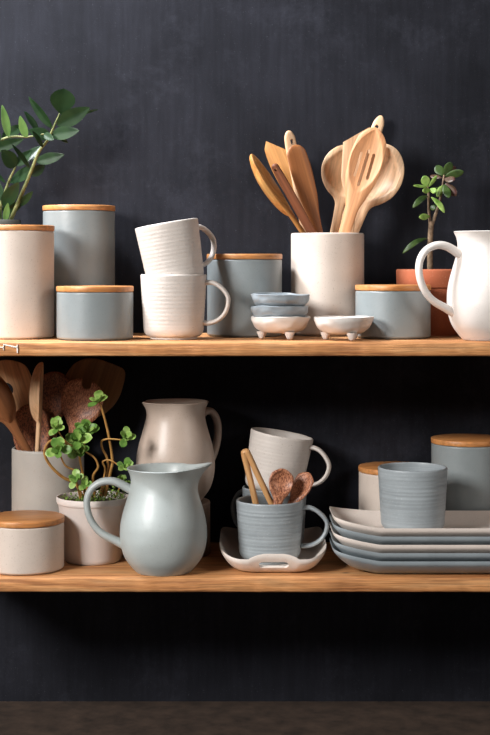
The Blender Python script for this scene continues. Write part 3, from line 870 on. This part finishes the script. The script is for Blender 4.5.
# ------------------------------------------------------------------ plants
def leaf(parent, base, tip, wpx, Y0, Y1, roll, mat, th=0.0009, cup=0.12, arch=0.0, shape='zz', nm='leaf'):
    """one leaf from its stalk to its tip, curved along its length and cupped across"""
    a, b = P(base[0], base[1], Y0), P(tip[0], tip[1], Y1)
    mpp = (DIST+Y0)/FPX
    L = (b-a).length; hw = wpx*mpp/2
    n, m = 16, 8
    Fr, Bk = [], []
    for i in range(n+1):
        t = i/n
        if shape == 'zz': prof = (math.sin(PI*t**0.85))**0.72*(1-0.12*t)
        elif shape == 'heart': prof = (math.sin(PI*t**1.3))**0.62
        else: prof = (math.sin(PI*min(1, t**1.25)))**0.6
        if t in (0.0, 1.0): prof = 0.0
        prof = max(prof, 0.05 if t < 0.2 else 0.0)
        fr, bk = [], []
        for j in range(m+1):
            u = -1+2*j/m
            e = math.sqrt(max(0, 1-u*u))
            y = -cup*hw*2*(0.45*u*u+0.55*abs(u))*prof+arch*L*math.sin(PI*t)
            tt = th*e*min(1, 3*math.sin(PI*t)+0.15)
            fr.append(Vector((hw*prof*u, y-tt/2, L*t))); bk.append(Vector((hw*prof*u, y+tt/2, L*t)))
        Fr.append(fr); Bk.append(bk)
    V, F = solid_grid(Fr, Bk)
    Mx = frame_from(a, b, roll)
    o = mesh_obj(nm, V, F, mat, None, weld=1e-7)
    attach(o, parent, Mx)
    return o

def attach(o, parent, Mx):
    o.parent = parent
    o.matrix_parent_inverse = Matrix.Identity(4)
    inv = world_of(parent).inverted()
    o.matrix_local = inv @ Mx
def world_of(o):
    m = o.matrix_basis.copy() if o.rotation_mode else o.matrix_basis
    return m if o.parent is None else world_of(o.parent) @ o.matrix_parent_inverse @ m

def stem(parent, pts, Ys, r0, r1, mat, nm='stem'):
    Q = [P(p[0], p[1], y) for p, y in zip(pts, Ys)]
    org = Q[0].copy()
    C_ = catmull([q-org for q in Q], 8) if len(Q) > 2 else [q-org for q in Q]
    V, F = sweep(C_, [r0, (r0+r1)/2, r1], [r0, (r0+r1)/2, r1], 10)
    o = mesh_obj(nm, V, F, mat)
    attach(o, parent, Matrix.Translation(org))
    return o

def soil(parent, r, z, mat, amp=0.002, sd=0.0):
    V, F = [Vector((0, 0, z))], []
    nr, ns = 9, 40
    for i in range(1, nr+1):
        for k in range(ns):
            a = 2*PI*k/ns; q = r*i/nr
            x, y = q*math.cos(a), q*math.sin(a)
            V.append(Vector((x, y, z+(amp*noise.noise(Vector((x*130, y*130, sd))) if i < nr else -0.001))))
    for k in range(ns):
        F.append((0, 1+k, 1+(k+1) % ns))
        for i in range(nr-1):
            A, B = 1+i*ns, 1+(i+1)*ns
            F.append((A+k, B+k, B+(k+1) % ns, A+(k+1) % ns))
    o = mesh_obj('soil', V, F, mat, parent)
    md = o.modifiers.new('thick', 'SOLIDIFY'); md.thickness = 0.004; md.offset = -1
    return o

# --- glossy leaved plant, upper left
zpx, zY = -3, 0.196
zz = thing('potted_plant', 'glossy dark green leafy plant in a pot behind the tall cream canister', 'plant', (X_at(zpx, zY), zY, UP))
V, F = lathe([(0, 0.001), (0.027, 0.001), (0.0285, 0), (0.0295, 0.001), (0.031, 0.05), (0.0325, 0.155), (0.0348, 0.1565), (0.0352, 0.158), (0.0352, 0.166), (0.0346, 0.1674), (0.0335, 0.1674), (0.0318, 0.166), (0.0305, 0.154), (0.028, 0.01), (0, 0.006)], 64)
mesh_obj('pot', V, F, M['dark_pot'], zz)
soil(zz, 0.0300, 0.160, M['soil'])
yA = 0.195
sA = stem(zz, [(9, 224), (20, 198), (29, 176.5), (39, 152), (48, 139.5), (55, 124), (60.5, 112)], [0.195, 0.19, 0.185, 0.18, 0.175, 0.17, 0.168], 0.0031, 0.0011, M['zz_stem'])
leaf(sA, (61, 114), (64, 88.5), 25, 0.168, 0.155, R_(8), M['zz'], cup=0.10, shape='heart')
leaf(sA, (57, 125), (90, 107.5), 17.5, 0.170, 0.150, R_(10), M['zz'], cup=0.10)
leaf(sA, (60, 118), (99, 109.2), 5, 0.172, 0.19, R_(30), M['zz'])
leaf(sA, (52.5, 128), (28.6, 96.5), 11, 0.171, 0.17, R_(-35), M['zz'], cup=0.14)
leaf(sA, (51, 135), (79.5, 130.5), 14, 0.174, 0.155, R_(0), M['zz'], cup=0.08)
leaf(sA, (51, 137), (28, 130), 13, 0.174, 0.165, R_(10), M['zz'], cup=0.08)
leaf(sA, (36.5, 161.5), (64.5, 154.5), 12, 0.181, 0.165, R_(0), M['zz'], cup=0.08)
leaf(sA, (30, 175), (45, 165.5), 11, 0.184, 0.20, R_(20), M['zz'])
leaf(sA, (34, 168), (10, 183), 13, 0.184, 0.205, R_(12), M['zz'])
leaf(sA, (30, 168.5), (11.5, 144), 8, 0.18, 0.155, R_(55), M['zz'])
leaf(sA, (22, 164), (41, 146), 12, 0.19, 0.20, R_(-20), M['zz'])
leaf(sA, (43, 147), (32, 131), 8, 0.176, 0.150, R_(55), M['zz'])
leaf(sA, (38, 131), (24, 111), 9, 0.178, 0.17, R_(45), M['zz'])
leaf(sA, (58, 135), (68, 143), 5, 0.178, 0.18, R_(20), M['zz'])
leaf(sA, (19, 206), (33, 191), 8, 0.195, 0.18, R_(20), M['zz'])
sB = stem(zz, [(-9, 224), (-20, 190), (-15, 156), (0, 141), (13.5, 136.5), (27, 137), (44, 134)], [0.198, 0.195, 0.185, 0.178, 0.174, 0.172, 0.170], 0.0028, 0.0011, M['zz_stem'])
leaf(sB, (8.5, 137), (2, 104.5), 9, 0.174, 0.165, R_(20), M['zz_light'])
leaf(sB, (26.5, 138), (20, 115.5), 9.5, 0.172, 0.16, R_(-15), M['zz_light'])
leaf(sB, (-8, 150), (24, 139), 11, 0.176, 0.16, R_(10), M['zz'])
leaf(sB, (2, 138), (24, 125), 12, 0.18, 0.195, R_(0), M['zz'])
leaf(sB, (-6, 146), (-2, 128), 12, 0.178, 0.17, R_(0), M['zz'])
leaf(sB, (44, 134), (54, 140), 8, 0.170, 0.16, R_(0), M['zz'])
leaf(sB, (-16, 160), (6, 183), 9, 0.185, 0.17, R_(40), M['zz'])
sC = stem(zz, [(0, 224), (1, 205), (9, 181), (15.5, 167)], [0.19, 0.19, 0.185, 0.182], 0.0026, 0.0014, M['zz_stem'])
leaf(sC, (15.5, 167), (1, 150), 17, 0.182, 0.165, R_(25), M['zz'])
leaf(sC, (16, 166), (32, 150), 11, 0.183, 0.19, R_(0), M['zz'])
leaf(sC, (3, 206), (19, 182), 15, 0.188, 0.17, R_(15), M['zz'])
leaf(sC, (0, 200), (-3, 180), 12, 0.19, 0.19, R_(-15), M['zz'])
leaf(sC, (2, 210), (22, 205), 13, 0.192, 0.20, R_(15), M['zz'])
leaf(sC, (5, 222), (8, 202.5), 7, 0.19, 0.172, R_(10), M['zz_light'])
leaf(sC, (-2, 222), (-6, 200), 9, 0.19, 0.18, R_(0), M['zz'])

# --- jade plant in terracotta, upper right
tpx, tY = 434, 0.190
tj = thing('potted_plant', 'small jade plant with bare trunk in a terracotta pot behind the white jug', 'plant', (X_at(tpx, tY), tY, UP))
V, F = lathe([(0, 0.001), (0.038, 0.001), (0.0395, 0.0), (0.0405, 0.0012), (0.0498, 0.0655), (0.0500, 0.0688), (0.0535, 0.0692), (0.0544, 0.0702), (0.0552, 0.093), (0.0547, 0.0948), (0.0532, 0.0956), (0.0510, 0.0953), (0.0500, 0.094), (0.0480, 0.068), (0.036, 0.008), (0, 0.008)], 80)
o = mesh_obj('pot', V, F, M['terracotta'], tj); o['label'] = 'terracotta pot with a thick rim'
soil(tj, 0.0485, 0.084, M['soil'], sd=3.0)
tr = stem(tj, [(430.5, 279), (430, 262), (430, 245), (431, 226), (431, 221)], [0.185, 0.183, 0.180, 0.178, 0.178], 0.0044, 0.0036, M['jade_trunk'], 'trunk')
b1 = stem(tj, [(430.5, 226), (429, 212), (428.5, 195), (427.5, 186)], [0.178, 0.176, 0.172, 0.170], 0.0025, 0.0013, M['jade_trunk'], 'branch')
b2 = stem(tj, [(432, 225), (436, 213), (439, 204), (442, 190), (444, 175)], [0.178, 0.180, 0.182, 0.182, 0.182], 0.0026, 0.0013, M['jade_trunk'], 'branch')
J = dict(th=0.0028, shape='jade', cup=0.05)
leaf(b1, (427, 187), (424, 175.5), 9, 0.170, 0.165, 0, M['jade'], **J)
leaf(b1, (427, 187), (413, 185.5), 4, 0.170, 0.16, R_(40), M['jade'], **J)
leaf(b1, (428.5, 187), (437, 175.5), 4.5, 0.170, 0.165, R_(30), M['jade'], **J)
leaf(b1, (430, 189), (436.5, 192), 6, 0.168, 0.155, 0, M['jade'], **J)
leaf(b1, (430, 190), (422.5, 191), 6, 0.168, 0.150, 0, M['jade'], **J)
leaf(b1, (428, 196), (412.5, 208), 6.5, 0.172, 0.155, R_(25), M['jade_dark'], arch=-0.18, **J)
leaf(b1, (431, 197), (444.5, 213), 6.5, 0.172, 0.155, R_(-25), M['jade'], arch=-0.12, **J)
leaf(b1, (430, 216), (419, 217.5), 6.5, 0.176, 0.160, R_(10), M['jade'], **J)
leaf(b1, (430, 206), (436, 209), 6, 0.176, 0.165, 0, M['jade_dark'], **J)
leaf(tr, (428, 238.5), (402.5, 253.5), 6, 0.180, 0.165, R_(30), M['jade_dark'], arch=-0.2, **J)
leaf(b2, (444, 175), (451.5, 162), 9, 0.182, 0.175, R_(10), M['jade_dark'], **J)
leaf(b2, (445, 176), (464, 171.5), 8.5, 0.182, 0.17, R_(20), M['jade_dark'], **J)
leaf(b2, (443, 176), (436, 165.5), 9, 0.182, 0.19, 0, M['jade_dark'], **J)
leaf(b2, (442, 178), (430, 176), 6, 0.182, 0.195, R_(35), M['jade_red'], **J)
leaf(b2, (444, 179), (455, 180), 8, 0.182, 0.165, R_(-30), M['jade_red'], **J)
leaf(b2, (445, 183), (456.5, 196), 9, 0.182, 0.175, R_(10), M['jade_red'], **J)
leaf(b2, (444, 184), (449, 198), 8, 0.182, 0.165, 0, M['jade_dark'], **J)
leaf(b2, (443, 185), (437, 197), 7, 0.182, 0.175, R_(-10), M['jade'], **J)
leaf(b2, (442, 191), (434, 190), 7, 0.182, 0.18, R_(10), M['jade_dark'], **J)
leaf(b2, (447, 174), (456, 167), 7, 0.184, 0.20, R_(0), M['jade_red'], **J)

# --- jade plant in the white pot, lower left
jpx, jY = 93, 0.113
jp = thing('potted_plant', 'jade plant with curling golden stems in a white pot on the lower shelf', 'plant', (X_at(jpx, jY), jY, LOW))
prof = [(0, 0.001), (0.036, 0.001), (0.0375, 0.0), (0.0392, 0.0014), (0.0402, 0.006), (0.0485, 0.0795), (0.0492, 0.0805), (0.0505, 0.0815), (0.0512, 0.0835), (0.0515, 0.088), (0.0508, 0.0902), (0.0494, 0.0905), (0.0480, 0.0890), (0.0470, 0.078), (0.037, 0.008), (0, 0.008)]
V, F = lathe(prof, 80)
o = mesh_obj('pot', V, F, M['potwhite'], jp); o['label'] = 'matt white pot'
soil(jp, 0.0468, 0.081, M['soil'], 0.004, 5.0)
# low mossy growth over the soil
V, F = [], []
rng = random.Random(5)
for k in range(230):
    a, q = rng.uniform(0, 2*PI), 0.043*math.sqrt(rng.random())
    if q*math.cos(a) < -0.02 and rng.random() < 0.6: continue
    p = Vector((q*math.cos(a), q*math.sin(a), 0.080)); h = rng.uniform(0.006, 0.018)
    if q*math.cos(a) > 0 and q*math.sin(a) > -0.02: h *= 1.5
    d = Vector((rng.uniform(-0.6, 0.6), rng.uniform(-0.6, 0.6), 1)).normalized()
    for s in range(3):
        c = p+d*h*(0.5+0.25*s); ww = rng.uniform(0.0012, 0.0026)
        ax1 = Vector((rng.uniform(-1, 1), rng.uniform(-1, 1), rng.uniform(-.5, .8))).normalized(); ax2 = ax1.cross(d).normalized(); n3 = ax1.cross(ax2)*0.0004
        i0 = len(V)
        V += [c, c+ax1*ww+ax2*ww*0.6, c+ax1*ww*2.2, c+ax1*ww-ax2*ww*0.6, c+ax1*ww+n3*2]
        F += [(i0, i0+1, i0+4), (i0+1, i0+2, i0+4), (i0+2, i0+3, i0+4), (i0+3, i0, i0+4), (i0, i0+3, i0+2, i0+1)]
o = mesh_obj('moss', V, F, M['moss'], jp); o['kind'] = 'stuff'

rl = random.Random(11)
def rosette(st, c, Y, size, n, mat='jade', aim=(0, -0.55, 0.5)):
    """a cluster of fleshy leaves round a stem's tip"""
    n = int(n*1.35); size = size*1.25
    ctr = P(c[0], c[1], Y); aim = Vector(aim).normalized()
    mpp = (DIST+Y)/FPX
    for k in range(n):
        lay = k/n
        a = k*2.399+rl.uniform(-0.5, 0.5)
        s = aim.cross(Vector((1, 0, 0))).normalized(); u = aim.cross(s)
        side = s*math.cos(a)+u*math.sin(a)
        d = (side*(1.0-0.6*lay)+aim*(0.1+0.9*lay+rl.uniform(-0.35, 0.3))).normalized()
        L = size*mpp*(1.0-0.35*lay)*rl.uniform(0.85, 1.1)
        # build straight into the leaf's own frame
        hw = L*rl.uniform(0.29, 0.37); nn, m = 10, 6
        Fr, Bk = [], []
        for i in range(nn+1):
            t = i/nn
            pr = 0.0 if i in (0, nn) else max(0.12, math.sin(PI*min(1, t**1.35))**0.6)
            fr, bk = [], []
            for j in range(m+1):
                q = -1+2*j/m; e = math.sqrt(max(0, 1-q*q))
                y = -0.10*L*q*q*pr-0.10*L*t*t
                tt = 0.0020*e*min(1, 3*math.sin(PI*t)+0.1)
                fr.append(Vector((hw*pr*q, y-tt/2, L*t))); bk.append(Vector((hw*pr*q, y+tt/2, L*t)))
            Fr.append(fr); Bk.append(bk)
        V, F = solid_grid(Fr, Bk)
        z = d; yv = -(aim-d*aim.dot(d))
        yv = yv.normalized() if yv.length > 1e-4 else Vector((0, 1, 0))
        xv = yv.cross(z)
        Mx = Matrix.Translation(ctr) @ Matrix((xv, yv, z)).transposed().to_4x4()
        o = mesh_obj('leaf', V, F, M['jade_mid' if mat == 'jade' and rl.random() < 0.4 else mat], None, weld=1e-7)
        attach(o, st, Mx)
G = M['jade_stem']
s1 = stem(jp, [(82, 498), (76, 484), (62.5, 477), (50, 465), (44.6, 453), (48, 443), (55, 440), (63, 442), (72, 446)], [0.10, 0.095, 0.085, 0.075, 0.068, 0.066, 0.068, 0.07, 0.075], 0.00238, 0.00161, G)
rosette(s1, (57, 428), 0.07, 9.5, 7, aim=(-0.1, -0.6, 0.5))
sx_ = stem(jp, [(72, 446), (64, 440), (58, 431)], [0.075, 0.072, 0.07], 0.00136, 0.00102, G)
s2 = stem(jp, [(88, 497), (86, 482), (78, 472), (66, 466), (60, 455)], [0.105, 0.095, 0.085, 0.075, 0.066], 0.00187, 0.00119, G)
rosette(s2, (59.5, 450), 0.062, 11.5, 7, aim=(-0.05, -0.75, 0.3))
s3 = stem(jp, [(85, 498), (83, 476), (80, 460), (79, 444)], [0.11, 0.105, 0.10, 0.09], 0.00204, 0.00128, G)
rosette(s3, (78, 440), 0.085, 13.5, 8, aim=(-0.1, -0.7, 0.4))
rosette(s3, (80, 450), 0.088, 11, 6, aim=(0.1, -0.9, 0.1))
s4 = stem(jp, [(95, 497), (93, 477), (98, 467), (94.5, 458), (86, 452)], [0.105, 0.10, 0.095, 0.092, 0.09], 0.00187, 0.00119, G)
rosette(s4, (86, 432), 0.098, 13, 7, aim=(0.25, -0.5, 0.6))
sy_ = stem(jp, [(86, 452), (84, 443), (86, 434)], [0.09, 0.094, 0.098], 0.00128, 0.00102, G)
s5 = stem(jp, [(105, 496), (110, 474), (112.3, 461), (109.5, 440), (106, 424), (102.5, 411), (99.5, 402)], [0.115, 0.11, 0.105, 0.10, 0.095, 0.09, 0.088], 0.00221, 0.00136, G)
rosette(s5, (98.5, 402), 0.086, 10.5, 8, aim=(-0.1, -0.45, 0.75))
s6 = stem(jp, [(102, 496), (108, 472), (107, 458), (102.5, 449), (101.5, 441.5), (107, 439), (115, 439.2), (122.5, 440)], [0.12, 0.112, 0.108, 0.105, 0.10, 0.095, 0.092, 0.09], 0.00195, 0.00102, G)
rosette(s6, (125.5, 437.5), 0.088, 9, 6, aim=(0.3, -0.7, 0.4))
s7 = stem(jp, [(100, 496), (105, 471), (102.7, 462), (109, 460), (116, 463.5), (121, 468)], [0.11, 0.105, 0.10, 0.098, 0.096, 0.095], 0.00153, 0.00085, G)
rosette(s7, (124.5, 466), 0.094, 9, 6, aim=(0.2, -0.8, 0.3))
s8 = stem(jp, [(80, 498), (78, 488), (77, 482)], [0.085, 0.078, 0.072], 0.00136, 0.00085, G)
rosette(s8, (76, 480), 0.070, 9, 6, aim=(-0.1, -0.8, 0.4))
s9 = stem(jp, [(91, 498), (90, 488), (86, 484)], [0.09, 0.082, 0.075], 0.00136, 0.00085, G)
rosette(s9, (85, 484), 0.074, 7.5, 6, aim=(0.1, -0.8, 0.4))
s10 = stem(jp, [(115, 498), (121, 485), (123, 481)], [0.125, 0.12, 0.118], 0.00136, 0.00085, G)
rosette(s10, (122, 482), 0.115, 9, 6, 'moss', aim=(0.1, -0.6, 0.6))
